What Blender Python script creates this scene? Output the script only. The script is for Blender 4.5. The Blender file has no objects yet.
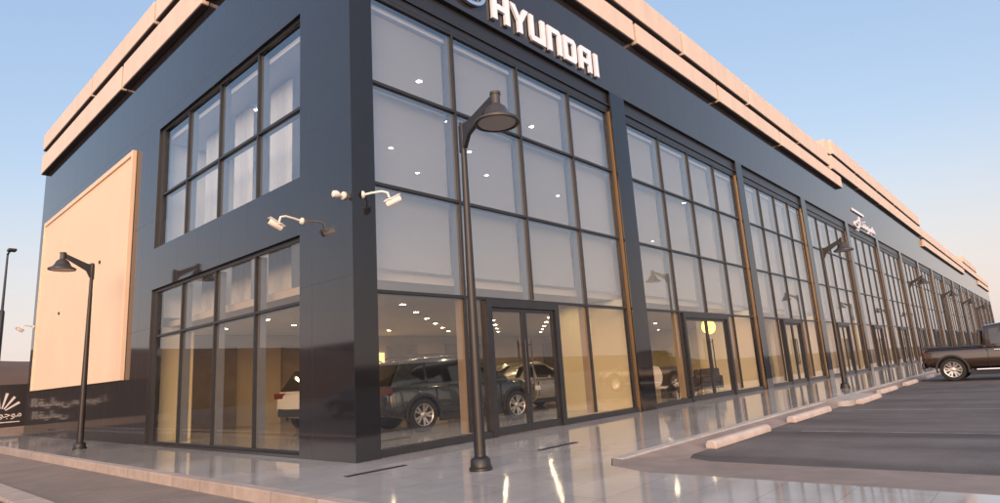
import bpy, bmesh, math, random
from mathutils import Vector, Matrix
random.seed(7)
R = math.radians
sc = bpy.context.scene
COL = sc.collection
PI = math.pi

# ------------------------------------------------------------------ materials
def newmat(name):
    m = bpy.data.materials.new(name); m.use_nodes = True
    nt = m.node_tree; nt.nodes.clear()
    out = nt.nodes.new('ShaderNodeOutputMaterial')
    return m, nt, out
def N(nt, t, **kw):
    n = nt.nodes.new(t)
    for k, v in kw.items():
        if k in n.inputs: n.inputs[k].default_value = v
        else: setattr(n, k, v)
    return n
def L(nt, a, b): nt.links.new(a, b)
def c4(c): return (c[0], c[1], c[2], 1)

def simple(name, col, rough=.5, metal=0., var=.12, scale=6., spec=.5, coat=0., bump=0., bscale=60., rvar=.08, stretch=1.):
    """Principled with fine tonal and gloss variation from noise."""
    m, nt, out = newmat(name)
    p = N(nt, 'ShaderNodeBsdfPrincipled', **{'Metallic': metal, 'Specular IOR Level': spec, 'Coat Weight': coat, 'Coat Roughness': .04})
    tc = N(nt, 'ShaderNodeTexCoord')
    n1 = N(nt, 'ShaderNodeTexNoise', Scale=scale, Detail=6., Roughness=.6)
    mp = N(nt, 'ShaderNodeMapping'); mp.inputs['Scale'].default_value = (1, 1, stretch)
    L(nt, tc.outputs['Object'], mp.inputs[0]); L(nt, mp.outputs[0], n1.inputs['Vector'])
    mr = N(nt, 'ShaderNodeMapRange'); mr.inputs['From Min'].default_value = .3; mr.inputs['From Max'].default_value = .7
    mr.inputs['To Min'].default_value = 1 - var; mr.inputs['To Max'].default_value = 1 + var
    L(nt, n1.outputs['Fac'], mr.inputs['Value'])
    mx = N(nt, 'ShaderNodeMix', data_type='RGBA', blend_type='MULTIPLY')
    mx.inputs[0].default_value = 1
    mx.inputs[6].default_value = c4(col)
    L(nt, mr.outputs['Result'], mx.inputs[7])
    L(nt, mx.outputs[2], p.inputs['Base Color'])
    mr2 = N(nt, 'ShaderNodeMapRange')
    mr2.inputs['To Min'].default_value = max(0.0, rough - rvar); mr2.inputs['To Max'].default_value = min(1, rough + rvar)
    L(nt, n1.outputs['Fac'], mr2.inputs['Value']); L(nt, mr2.outputs['Result'], p.inputs['Roughness'])
    if bump:
        n2 = N(nt, 'ShaderNodeTexNoise', Scale=bscale, Detail=4.)
        L(nt, tc.outputs['Object'], n2.inputs['Vector'])
        b = N(nt, 'ShaderNodeBump', Strength=bump, Distance=.01)
        L(nt, n2.outputs['Fac'], b.inputs['Height']); L(nt, b.outputs['Normal'], p.inputs['Normal'])
    L(nt, p.outputs[0], out.inputs[0])
    return m

def panelled(name, col, axes, pw, ph, rough, joint=.5, jw=.004, var=.1, spec=.5, offset=0., noise_var=.1, nscale=1.2, bump=0., jbump=0., rvar=.04, rowlen=None, ior=1.5):
    """Slabs with thin joints laid out in object space; axes picks the two in-plane coordinates."""
    m, nt, out = newmat(name)
    p = N(nt, 'ShaderNodeBsdfPrincipled', **{'Specular IOR Level': spec, 'IOR': ior})
    if jbump: p.inputs['Specular Tint'].default_value = (1, .955, .89, 1)
    tc = N(nt, 'ShaderNodeTexCoord')
    sp = N(nt, 'ShaderNodeSeparateXYZ'); L(nt, tc.outputs['Object'], sp.inputs[0])
    cb = N(nt, 'ShaderNodeCombineXYZ')
    L(nt, sp.outputs[axes[0]], cb.inputs[0]); L(nt, sp.outputs[axes[1]], cb.inputs[1])
    br = N(nt, 'ShaderNodeTexBrick', offset=offset, squash=1.)
    br.inputs['Scale'].default_value = 1; br.inputs['Brick Width'].default_value = pw; br.inputs['Row Height'].default_value = ph
    br.inputs['Mortar Size'].default_value = jw; br.inputs['Mortar Smooth'].default_value = .1; br.inputs['Bias'].default_value = 0
    br.inputs['Color1'].default_value = (1 - var, 1 - var, 1 - var, 1); br.inputs['Color2'].default_value = (1 + var, 1 + var, 1 + var, 1)
    br.inputs['Mortar'].default_value = (joint, joint, joint, 1)
    L(nt, cb.outputs[0], br.inputs['Vector'])
    n1 = N(nt, 'ShaderNodeTexNoise', Scale=nscale, Detail=8., Roughness=.62)
    L(nt, tc.outputs['Object'], n1.inputs['Vector'])
    mr = N(nt, 'ShaderNodeMapRange'); mr.inputs['From Min'].default_value = .3; mr.inputs['From Max'].default_value = .7
    mr.inputs['To Min'].default_value = 1 - noise_var; mr.inputs['To Max'].default_value = 1 + noise_var
    L(nt, n1.outputs['Fac'], mr.inputs['Value'])
    a = N(nt, 'ShaderNodeMix', data_type='RGBA', blend_type='MULTIPLY'); a.inputs[0].default_value = 1
    a.inputs[6].default_value = c4(col); L(nt, br.outputs['Color'], a.inputs[7])
    b = N(nt, 'ShaderNodeMix', data_type='RGBA', blend_type='MULTIPLY'); b.inputs[0].default_value = 1
    L(nt, a.outputs[2], b.inputs[6]); L(nt, mr.outputs['Result'], b.inputs[7])
    L(nt, b.outputs[2], p.inputs['Base Color'])
    r2 = N(nt, 'ShaderNodeMapRange'); r2.inputs['To Min'].default_value = max(.0, rough - rvar); r2.inputs['To Max'].default_value = rough + rvar
    L(nt, n1.outputs['Fac'], r2.inputs['Value'])
    if jbump:
        jr = N(nt, 'ShaderNodeMix', data_type='FLOAT'); jr.inputs[3].default_value = .4
        L(nt, br.outputs['Fac'], jr.inputs[0]); L(nt, r2.outputs['Result'], jr.inputs[2]); L(nt, jr.outputs[0], p.inputs['Roughness'])
    else: L(nt, r2.outputs['Result'], p.inputs['Roughness'])
    if bump:
        n2 = N(nt, 'ShaderNodeTexNoise', Scale=.9, Detail=2.)
        L(nt, tc.outputs['Object'], n2.inputs['Vector'])
        bp = N(nt, 'ShaderNodeBump', Strength=bump, Distance=.02)
        L(nt, n2.outputs['Fac'], bp.inputs['Height'])
        L(nt, bp.outputs['Normal'], p.inputs['Normal'])
    L(nt, p.outputs[0], out.inputs[0])
    return m

def glassmat(name, tint, f0, wav=.0, power=5.):
    """Coated façade glass: see-through, with a mirror share that grows towards grazing angles (same from both sides)."""
    m, nt, out = newmat(name)
    tr = N(nt, 'ShaderNodeBsdfTransparent'); tr.inputs[0].default_value = c4(tint)
    gl = N(nt, 'ShaderNodeBsdfGlossy'); gl.inputs['Roughness'].default_value = .006; gl.inputs[0].default_value = (.95, .97, 1, 1)
    lw = N(nt, 'ShaderNodeLayerWeight'); lw.inputs['Blend'].default_value = .5
    pw = N(nt, 'ShaderNodeMath', operation='POWER'); pw.inputs[1].default_value = power
    L(nt, lw.outputs['Facing'], pw.inputs[0])
    ma = N(nt, 'ShaderNodeMath', operation='MULTIPLY_ADD'); ma.inputs[1].default_value = 1 - f0; ma.inputs[2].default_value = f0
    L(nt, pw.outputs[0], ma.inputs[0])
    if wav:
        tc = N(nt, 'ShaderNodeTexCoord')
        nz = N(nt, 'ShaderNodeTexNoise', Scale=.55, Detail=1.)
        L(nt, tc.outputs['Object'], nz.inputs['Vector'])
        bp = N(nt, 'ShaderNodeBump', Strength=wav, Distance=.02)
        L(nt, nz.outputs['Fac'], bp.inputs['Height']); L(nt, bp.outputs['Normal'], gl.inputs['Normal'])
    mx = N(nt, 'ShaderNodeMixShader')
    L(nt, ma.outputs[0], mx.inputs[0]); L(nt, tr.outputs[0], mx.inputs[1]); L(nt, gl.outputs[0], mx.inputs[2])
    L(nt, mx.outputs[0], out.inputs[0])
    return m

def emit(name, col, s):
    m, nt, out = newmat(name)
    e = N(nt, 'ShaderNodeEmission'); e.inputs[0].default_value = c4(col); e.inputs[1].default_value = s
    L(nt, e.outputs[0], out.inputs[0]); return m

def asphaltmat():
    m, nt, out = newmat('asphalt')
    p = N(nt, 'ShaderNodeBsdfPrincipled', **{'Specular IOR Level': .35})
    tc = N(nt, 'ShaderNodeTexCoord')
    mp = N(nt, 'ShaderNodeMapping'); mp.inputs['Scale'].default_value = (1.1, .16, 1); mp.inputs['Rotation'].default_value = (0, 0, R(4))
    L(nt, tc.outputs['Object'], mp.inputs[0])
    big = N(nt, 'ShaderNodeTexNoise', Scale=.75, Detail=5., Roughness=.6); L(nt, mp.outputs[0], big.inputs['Vector'])
    med = N(nt, 'ShaderNodeTexNoise', Scale=1.3, Detail=8., Roughness=.7); L(nt, tc.outputs['Object'], med.inputs['Vector'])
    fine = N(nt, 'ShaderNodeTexNoise', Scale=90., Detail=2.); L(nt, tc.outputs['Object'], fine.inputs['Vector'])
    cr = N(nt, 'ShaderNodeValToRGB')
    cr.color_ramp.elements[0].position = .36; cr.color_ramp.elements[0].color = (.064, .056, .053, 1)
    cr.color_ramp.elements[1].position = .62; cr.color_ramp.elements[1].color = (.135, .121, .116, 1)
    L(nt, big.outputs['Fac'], cr.inputs[0])
    def mul(colsock, facsock, lo, hi):
        mr = N(nt, 'ShaderNodeMapRange'); mr.inputs['From Min'].default_value = .25; mr.inputs['From Max'].default_value = .75
        mr.inputs['To Min'].default_value = lo; mr.inputs['To Max'].default_value = hi
        L(nt, facsock, mr.inputs['Value'])
        x = N(nt, 'ShaderNodeMix', data_type='RGBA', blend_type='MULTIPLY'); x.inputs[0].default_value = 1
        L(nt, colsock, x.inputs[6]); L(nt, mr.outputs['Result'], x.inputs[7]); return x.outputs[2]
    c = mul(cr.outputs[0], med.outputs['Fac'], .75, 1.25); c = mul(c, fine.outputs['Fac'], .6, 1.4)
    L(nt, c, p.inputs['Base Color'])
    p.inputs['Roughness'].default_value = .75
    b = N(nt, 'ShaderNodeBump', Strength=.5, Distance=.006); L(nt, fine.outputs['Fac'], b.inputs['Height']); L(nt, b.outputs['Normal'], p.inputs['Normal'])
    L(nt, p.outputs[0], out.inputs[0]); return m

M = {}
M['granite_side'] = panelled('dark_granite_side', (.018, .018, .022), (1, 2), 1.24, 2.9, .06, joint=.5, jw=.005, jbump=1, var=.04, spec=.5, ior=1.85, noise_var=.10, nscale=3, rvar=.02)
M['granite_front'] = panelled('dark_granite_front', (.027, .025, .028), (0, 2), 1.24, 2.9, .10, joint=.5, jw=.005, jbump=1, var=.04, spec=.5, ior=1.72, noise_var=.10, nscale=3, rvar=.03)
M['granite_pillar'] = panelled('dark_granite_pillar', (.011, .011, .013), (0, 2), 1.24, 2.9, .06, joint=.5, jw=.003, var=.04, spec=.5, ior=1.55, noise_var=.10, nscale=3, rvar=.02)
M['granite_inner'] = simple('dark_recess', (.018, .018, .022), .35, var=.1)
M['bronze'] = simple('bronze_trim', (.50, .33, .17), .22, metal=.9, var=.03, scale=1.)  # golden sunset glint put into the trim colour
M['bronze_dark'] = simple('dark_bronze_trim', (.26, .18, .12), .3, metal=.8, var=.03, scale=1.)  # same trim for the far pillars, less glint in the colour
M['frame'] = simple('black_frame', (.018, .018, .021), .38, var=.2, spec=.5)
M['mullion_in'] = simple('grey_profile', (.20, .215, .24), .4, metal=.2, var=.05)
M['glass'] = glassmat('facade_glass', (.84, .88, .90), .24, wav=.03)
M['glass_low'] = glassmat('clear_glass', (.82, .80, .76), .12, wav=.03)
M['peach'] = simple('peach_cladding', (.66, .545, .455), .6, var=.075, scale=2.2, stretch=.25, bump=.05, bscale=200)
M['peach_board'] = simple('peach_board', (.75, .55, .40), .6, var=.035, scale=.9, stretch=.6)
M['soffit'] = simple('dark_soffit', (.045, .032, .032), .6, var=.15)  # shadow under the parapet bands put into the colour; fills band gaps too
M['tile'] = panelled('polished_tile', (.40, .385, .37), (0, 1), 1.2, .6, .07, joint=.68, jw=.005, var=.07, spec=.5, ior=1.95, noise_var=.16, nscale=.8, bump=.02, rvar=.068, offset=.5)
M['tile_in'] = panelled('showroom_tile', (.44, .41, .36), (0, 1), .9, .9, .12, joint=.8, jw=.004, var=.02, noise_var=.05)
M['kerb'] = panelled('kerb_stone', (.37, .305, .262), (1, 0), 1.0, 30., .7, joint=.6, jw=.01, var=.08, noise_var=.14, nscale=5)
M['kerb_x'] = panelled('kerb_stone_front', (.39, .36, .335), (0, 1), 1.0, 30., .65, joint=.6, jw=.01, var=.08, noise_var=.14, nscale=5)
M['ramp'] = simple('concrete_ramp', (.235, .19, .165), .8, var=.16, scale=2.5, bump=.2, bscale=70)
M['pave'] = panelled('brown_pavers', (.205, .165, .14), (0, 1), .22, .11, .8, joint=.8, jw=.006, var=.06, noise_var=.2, nscale=1.0, offset=.5)
M['sand'] = simple('sandy_ground', (.15, .115, .088), .9, var=.2, scale=.15, bump=.3, bscale=8)
M['earth'] = simple('brown_earth', (.105, .066, .046), .95, var=.16, scale=.25, bump=.3, bscale=4)
M['asphalt'] = asphaltmat()
M['line'] = simple('worn_line_paint', (.22, .21, .205), .7, var=.5, scale=4)
M['stop'] = simple('pale_concrete', (.47, .40, .355), .75, var=.14, scale=5, bump=.2)
M['lampmetal'] = simple('lamp_paint', (.014, .012, .012), .4, var=.2, scale=8)
M['lens'] = simple('lamp_lens', (.42, .38, .35), .35, var=.05)
M['lampside'] = simple('lamp_shade_paint', (.04, .034, .033), .4, var=.15, scale=8)
M['white'] = simple('white_plastic', (.78, .72, .66), .4, var=.05)
M['letter'] = simple('white_acrylic', (.80, .84, .92), .35, var=.02)
M['chrome'] = simple('satin_chrome', (.75, .76, .80), .2, metal=.9, var=.03)
M['wallwhite'] = simple('white_plaster', (.84, .84, .83), .8, var=.03, scale=.6)
M['ceil'] = simple('ceiling_paint', (.86, .86, .86), .85, var=.02, scale=.6)
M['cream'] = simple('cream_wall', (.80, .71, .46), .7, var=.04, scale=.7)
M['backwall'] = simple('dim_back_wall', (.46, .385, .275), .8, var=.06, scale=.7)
M['profile_tan'] = simple('tan_profile', (.52, .39, .26), .35, metal=.35, var=.08, scale=2)  # grey profile tinted: warm ground-floor light put into the colour
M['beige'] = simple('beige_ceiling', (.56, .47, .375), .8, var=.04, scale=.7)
M['brown'] = simple('brown_panel', (.20, .155, .115), .45, var=.2, scale=2)
M['curtain'] = simple('sheer_curtain', (.80, .79, .77), .9, var=.03)
def screenmat():
    m, nt, out = newmat('sheer_screen')
    tr = N(nt, 'ShaderNodeBsdfTransparent'); d = N(nt, 'ShaderNodeBsdfDiffuse'); d.inputs[0].default_value = (.56, .525, .475, 1)
    mx = N(nt, 'ShaderNodeMixShader'); mx.inputs[0].default_value = .45
    L(nt, tr.outputs[0], mx.inputs[1]); L(nt, d.outputs[0], mx.inputs[2]); L(nt, mx.outputs[0], out.inputs[0]); return m
M['screen'] = screenmat()
M['down'] = emit('downlight_glow', (1, .94, .88), 26.)
M['downw'] = emit('downlight_warm_glow', (1, .78, .47), 75.)
M['yel'] = emit('lit_yellow_panel', (1, .62, .10), 3.2)
M['yelwall'] = emit('lit_amber_panel', (1, .66, .26), 1.1)  # emission stands in for back wall lit by a warm spot
M['black'] = simple('black_rubber', (.012, .012, .013), .7, var=.2)
M['blackpl'] = simple('black_plastic', (.022, .022, .024), .5, var=.2)
M['carglass'] = simple('tinted_car_glass', (.010, .012, .014), .05, spec=.8, rvar=.01)
M['rim'] = simple('alloy_rim', (.62, .60, .58), .3, metal=.85, var=.05)
M['suv'] = simple('grey_green_paint', (.034, .044, .041), .26, metal=.35, coat=1, var=.04)
M['silver'] = simple('silver_paint', (.42, .40, .37), .3, metal=.5, coat=1, var=.03)
M['wcar'] = simple('white_paint', (.74, .70, .64), .3, coat=1, var=.02)
M['maroon'] = simple('dark_maroon_paint', (.034, .017, .011), .25, metal=.25, coat=1, var=.05)
M['charcoal'] = simple('charcoal_paint', (.03, .031, .034), .25, metal=.3, coat=1, var=.05)
M['tail'] = simple('red_lens', (.13, .010, .009), .2, var=.05)
M['head'] = simple('clear_lens', (.68, .68, .68), .1, var=.03)
M['hoard'] = simple('dark_hoarding', (.022, .018, .019), .55, var=.15)
M['hoardtxt'] = simple('white_print', (.74, .70, .67), .6, var=.03)
M['leaf'] = simple('leaf_green', (.055, .085, .035), .6, var=.4, scale=3)
M['bark'] = simple('bark', (.13, .09, .06), .9, var=.3, scale=9)
M['pot'] = simple('white_pot', (.66, .63, .58), .4, var=.04)
M['sofa'] = simple('dark_fabric', (.06, .05, .05), .8, var=.15)
M['bwall'] = simple('sand_render', (.20, .15, .115), .85, var=.08, scale=.5)

# ------------------------------------------------------------------ mesh helpers
class MB:
    """Collects shapes and links them as ONE mesh object."""
    def __init__(s): s.bm = bmesh.new()
    def box(s, x0, x1, y0, y1, z0, z1, bev=0.):
        b = s.bm if not bev else bmesh.new()
        vs = [b.verts.new((x, y, z)) for x in (x0, x1) for y in (y0, y1) for z in (z0, z1)]
        for f in ((0,1,3,2),(4,6,7,5),(0,4,5,1),(2,3,7,6),(0,2,6,4),(1,5,7,3)): b.faces.new([vs[i] for i in f])
        if bev:
            bmesh.ops.bevel(b, geom=b.edges[:], offset=bev, segments=2, affect='EDGES', profile=.5)
            s._merge(b)
        return s
    def _merge(s, b):
        me = bpy.data.meshes.new('tmp'); b.to_mesh(me); b.free(); s.bm.from_mesh(me); bpy.data.meshes.remove(me)
    def poly(s, pts): s.bm.faces.new([s.bm.verts.new(p) for p in pts]); return s
    def prism(s, pts, vec):
        """Polygon extruded along vec."""
        v = Vector(vec); a = [s.bm.verts.new(p) for p in pts]; b = [s.bm.verts.new(Vector(p) + v) for p in pts]
        n = len(pts); s.bm.faces.new(a); s.bm.faces.new(b[::-1])
        for i in range(n): s.bm.faces.new([a[i], b[i], b[(i+1) % n], a[(i+1) % n]])
        return s
    def lathe(s, prof, c=(0,0,0), n=24, axis='z', cap=True):
        """prof: list of (r, h)."""
        rings = []
        for r, h in prof:
            ring = []
            for k in range(n):
                a = 2*PI*k/n; u, v = r*math.cos(a), r*math.sin(a)
                q = (u, v, h) if axis == 'z' else ((u, h, v) if axis == 'y' else (h, u, v))
                ring.append(s.bm.verts.new((c[0]+q[0], c[1]+q[1], c[2]+q[2])))
            rings.append(ring)
        for a, b in zip(rings, rings[1:]):
            for k in range(n): s.bm.faces.new([a[k], a[(k+1)%n], b[(k+1)%n], b[k]])
        for ring in (rings[0], rings[-1]) if cap else ():
            s.bm.faces.new(ring)
        return s
    def tube(s, pts, r, n=8):
        """Tube along pts; r a number or one radius per point."""
        pts = [Vector(p) for p in pts]; rr = r if isinstance(r, (list, tuple)) else [r]*len(pts)
        rings = []; up = Vector((0, 0, 1))
        for i, p in enumerate(pts):
            d = (pts[min(i+1, len(pts)-1)] - pts[max(i-1, 0)]).normalized()
            a = d.cross(up)
            if a.length < .05: a = d.cross(Vector((1, 0, 0)))
            a.normalize(); b = d.cross(a)
            rings.append([s.bm.verts.new(p + (a*math.cos(2*PI*k/n) + b*math.sin(2*PI*k/n))*rr[i]) for k in range(n)])
        for a, b in zip(rings, rings[1:]):
            for k in range(n): s.bm.faces.new([a[k], a[(k+1)%n], b[(k+1)%n], b[k]])
        s.bm.faces.new(rings[0]); s.bm.faces.new(rings[-1][::-1])
        return s
    def build(s, name, mat, parent=None, smooth=False, loc=None, bevel=0., norm=True):
        if norm: bmesh.ops.recalc_face_normals(s.bm, faces=s.bm.faces[:])
        me = bpy.data.meshes.new(name); s.bm.to_mesh(me); s.bm.free()
        if smooth:
            for f in me.polygons: f.use_smooth = True
        me.materials.append(mat)
        o = bpy.data.objects.new(name, me); COL.objects.link(o)
        if parent: o.parent = parent
        if loc: o.location = loc
        if smooth: autosmooth(o)
        return o

def autosmooth(o, ang=40):
    me = o.data
    bm = bmesh.new(); bm.from_mesh(me)
    for e in bm.edges:
        if len(e.link_faces) == 2 and e.calc_face_angle(0) > R(ang): e.smooth = False
    bm.to_mesh(me); bm.free()

def tag(o, label=None, cat=None, group=None, kind=None):
    if label: o['label'] = label
    if cat: o['category'] = cat
    if group: o['group'] = group
    if kind: o['kind'] = kind
    return o
def empty(name, loc=(0,0,0), rz=0., label=None, cat=None, group=None):
    o = bpy.data.objects.new(name, None); o.empty_display_size = .2; COL.objects.link(o)
    o.location = loc; o.rotation_euler = (0, 0, rz)
    return tag(o, label, cat, group)
def kids(o): return [c for c in bpy.data.objects if c.parent == o]
def copy_tree(o, parent=None, label=None):
    c = o.copy(); COL.objects.link(c)
    if parent: c.parent = parent
    if label: c['label'] = label
    for ch in kids(o): copy_tree(ch, c)
    return c
def struct(o): o['kind'] = 'structure'; return o

# ------------------------------------------------------------------ ground
LOT = -.12
def ground():
    mb = MB()
    # one sheet that reaches the horizon; broken into a grid near the scene
    xs = [-3000, -400, -60, 60, 200, 500, 3000]; ys = [-3000, -400, -60, 60, 400, 3000]
    for i in range(len(xs)-1):
        for j in range(len(ys)-1):
            mb.poly([(xs[i], ys[j], 0), (xs[i+1], ys[j], 0), (xs[i+1], ys[j+1], 0), (xs[i], ys[j+1], 0)])
    bmesh.ops.remove_doubles(mb.bm, verts=mb.bm.verts[:], dist=.001)
    struct(mb.build('ground', M['sand'], loc=(0, 0, -.172)))
    # tiled walkway along both façades and the plaza in front of the corner
    mb = MB()
    mb.prism([(-1.72, 24.6, 0), (-1.72, -60, 0), (.8, -60, 0), (.8, -4.45, 0), (1.05, -3.85, 0), (1.6, -3.5, 0), (150, -3.5, 0), (150, .12, 0), (.13, .12, 0), (.13, 24.6, 0)], (0, 0, -.165))
    struct(mb.build('walkway', M['tile']))
    # paved island that bulges into the car park
    mb = MB()
    pts = [(11.3, -3.67, .004), (14.2, -3.67, .004)] + [(13.9 - .0*k - .35*math.sin(k*PI/10)*0 + .3*math.cos(-k*PI/10), -3.95 - .25*math.sin(k*PI/10), .004) for k in range(0, 6)] + [(11.5 - .3*math.sin(k*PI/10), -3.95 - .25*math.cos(k*PI/10), .004) for k in range(0, 6)]
    mb.prism(pts, (0, 0, -.165)); struct(mb.build('paved_island', M['kerb_x']))
    # kerbs
    mb = MB(); mb.box(-1.88, -1.722, -60, 26.8, -.168, .004, .012); struct(mb.build('kerb', M['kerb']))
    mb = MB(); mb.box(1.62, 150, -3.66, -3.502, -.166, .004, .010); struct(mb.build('kerb', M['kerb_x']))
    # side road beside the left façade
    mb = MB(); mb.box(-3.30, -1.884, -60, 27.5, -.171, -.152); struct(mb.build('side_path', M['pave']))
    mb = MB(); mb.box(-3.64, -3.304, -60, 27.5, -.171, -.112, .012); struct(mb.build('kerb_strip', M['kerb']))
    mb = MB(); mb.box(-13, -3.66, -60, 60, -.171, -.158); struct(mb.build('side_road', M['asphalt']))
    # car park, with the concrete gutter and the ramp up to the plaza
    mb = MB(); mb.poly([(2.44, -60, LOT), (190, -60, LOT), (190, -4.0, LOT), (3.0, -4.0, LOT), (2.62, -4.12, LOT), (2.44, -4.5, LOT)])
    struct(mb.build('car_park', M['asphalt']))
    mb = MB(); mb.poly([(3.0, -3.996, LOT+.001), (190, -3.996, LOT+.001), (190, -3.664, -.022), (1.62, -3.664, -.022)])
    struct(mb.build('gutter', M['ramp']))
    mb = MB()
    a = [(.803, -60, -.002), (.803, -4.45, -.002), (1.053, -3.86, -.002), (1.6, -3.52, -.002)]
    b = [(2.437, -60, LOT+.002), (2.437, -4.5, LOT+.002), (2.617, -4.12, LOT+.002), (2.99, -3.998, LOT+.002)]
    for i in range(3): mb.poly([a[i], b[i], b[i+1], a[i+1]])
    mb.poly([a[3], b[3], (1.62, -3.664, -.0225)])
    bmesh.ops.remove_doubles(mb.bm, verts=mb.bm.verts[:], dist=.0005)
    struct(mb.build('ramp', M['ramp']))
    # worn bay lines
    for k in range(16):
        x = 5.95 + 4.15*k
        mb = MB(); mb.poly([(x, -4.6, LOT+.004), (x+.10, -4.6, LOT+.004), (x+.10, -9.6, LOT+.004), (x, -9.6, LOT+.004)])
        struct(mb.build('bay_line', M['line']))
ground()

# hills around the site (seen direct at the left edge and mirrored in the glass)
def hill(x0, x1, y0, y1, h, seed, nx=60, ny=14):
    rnd = random.Random(seed); ph = [rnd.uniform(0, 6.28) for _ in range(6)]
    mb = MB(); g = []
    for i in range(nx+1):
        row = []
        for j in range(ny+1):
            u, v = i/nx, j/ny
            e = min(1, 5*u, 5*(1-u))
            prof = math.sin(PI*v)**.45 if 0 < v < 1 else 0
            e = e*e*(3-2*e)
            s = .86 + .07*math.sin(4.2*u*3+ph[0]) + .03*math.sin(9*u*3+ph[1]+2*v) + .02*math.sin(17*v*2+ph[3]+5*u)
            row.append(mb.bm.verts.new((x0+(x1-x0)*u, y0+(y1-y0)*v, h*prof*e*s - .3)))
        g.append(row)
    for i in range(nx):
        for j in range(ny): mb.bm.faces.new([g[i][j], g[i+1][j], g[i+1][j+1], g[i][j+1]])
    return struct(mb.build('hill', M['earth'], smooth=True))
hill(-30, 330, -175, -120, 7.5, 1)
hill(-190, -120, -150, 160, 7., 2, nx=14, ny=60)
hill(-75, 40, 46, 74, 6.6, 3)

# ------------------------------------------------------------------ the showroom building
BLD = empty('showroom_building', (0, 0, 0), 0, 'long dark granite showroom with tall glazed bays and peach parapet bands', 'building')
PX = [(8.72, 9.5), (18.0, 18.64), (26.45, 27.2), (35.25, 35.95), (43.95, 44.65), (52.65, 53.4)]
while PX[-1][1] < 142: PX.append((PX[-1][0]+8.75, PX[-1][1]+8.75))
END = PX[-1][1]
ZA, ZB, ZC, ZD = 8.30, 6.50, 4.58, 2.68
GY, GX = .15, .13
def part(mb, name, mat, smooth=False, parent=None): return mb.build(name, mat, parent or BLD, smooth)

# left façade wall (plane x = 0) with two openings, laid as butted blocks
Y0, Y1 = 1.65, 9.03
mb = MB()
LE = 22.36
mb.box(0, .30, Y1, LE, 0, 12.0)                       # blank part
mb.box(0, .30, .302, Y0, 0, 12.0)                      # beside the corner
mb.box(0, .30, Y0, Y1, 0, .05); mb.box(0, .30, Y0, Y1, 3.89, 4.99); mb.box(0, .30, Y0, Y1, 8.36, 12.0)
part(mb, 'side_wall', M['granite_side'])
mb = MB(); mb.box(.304, 150, LE-.3, LE, 0, 12); mb.box(END+.002, END+.3, .3, LE-.31, 0, 12); part(mb, 'rear_wall', M['granite_inner'])
# front fascia and pillars (plane y = 0)
mb = MB(); mb.box(.0, END, 0, .30, 8.88, 12.0); part(mb, 'fascia', M['granite_front'])
mb = MB(); mb.box(.0, .47, .0, .30, 0, 8.878)
cp = part(mb, 'corner_pillar', M['granite_pillar']); cp.data.materials.append(M['granite_side'])
for f in cp.data.polygons:
    if f.normal.x < -.9: f.material_index = 1
for a, b in PX:
    o = part(MB().box(a+.03, b, 0, .30, 0, 8.878).box(a, a+.0295, 0, .052, 0, 8.878), 'pillar', M['granite_pillar'])
    t = part(MB().box(a, a+.027, .054, .20, .02, 8.30), 'reveal_trim', M['bronze'] if a < 30 else M['bronze_dark'], parent=o)
# roof, floors, rear partition
part(MB().box(.31, END, .31, LE-.31, 10.3, 10.5), 'roof', M['granite_inner'])
part(MB().box(.14, END, .16, LE-.31, -.10, .02), 'floor', M['tile_in'])
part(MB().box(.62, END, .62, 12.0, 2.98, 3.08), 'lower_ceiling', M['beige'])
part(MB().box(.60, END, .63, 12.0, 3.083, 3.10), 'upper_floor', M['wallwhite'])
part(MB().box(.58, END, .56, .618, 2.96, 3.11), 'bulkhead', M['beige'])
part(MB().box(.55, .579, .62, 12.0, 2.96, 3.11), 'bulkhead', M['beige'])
part(MB().box(.31, END, .31, 12.0, 8.12, 8.24), 'upper_ceiling', M['ceil'])
part(MB().box(.31, END, 12.0, 12.2, 3.085, 8.12), 'upper_back_wall', M['wallwhite'])
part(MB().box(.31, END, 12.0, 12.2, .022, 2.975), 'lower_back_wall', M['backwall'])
for x, w in ((2.0, 1.6), (5.2, 2.2), (9.8, 1.5), (13.0, 2.6), (20., 3.), (28., 3.)):
    part(MB().box(x, x+w, 11.88, 11.998, .022, 2.6), 'wall_panel', M['brown'])
part(MB().box(7.7, 9.6, 11.90, 11.998, .9, 2.3), 'lit_panel', M['yelwall'])  # glowing sheet in place of a spot-lit stretch of wall
part(MB().box(.9, 1.95, 11.90, 11.998, .9, 2.3), 'lit_panel', M['yelwall'])
for i, (a, b) in enumerate(PX):
    part(MB().box(a+.06, b-.02, .32, 2.5, .022, 2.955), 'partition', M['cream'])
    part(MB().box(a+.06, b-.02, .63, 1.6, 3.085, 8.118), 'upper_partition', M['wallwhite'])
    if i in (2, 3, 5, 7, 10):
        part(MB().box(b-.25, b-.1, 2.502, 11.99, .022, 2.955), 'cross_wall', M['cream'])
        part(MB().box(b-.25, b-.1, 1.602, 11.99, 3.085, 8.118), 'cross_wall', M['wallwhite'])
part(MB().box(.31, 1.2, 9.3, 9.5, .022, 2.955), 'partition', M['cream'])
part(MB().box(.31, 3.5, 9.3, 9.5, 3.21, 8.118), 'upper_partition', M['wallwhite'])
part(MB().box(3.0, 3.5, 5.7, 6.2, .022, 2.955), 'column', M['cream'])

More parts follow.
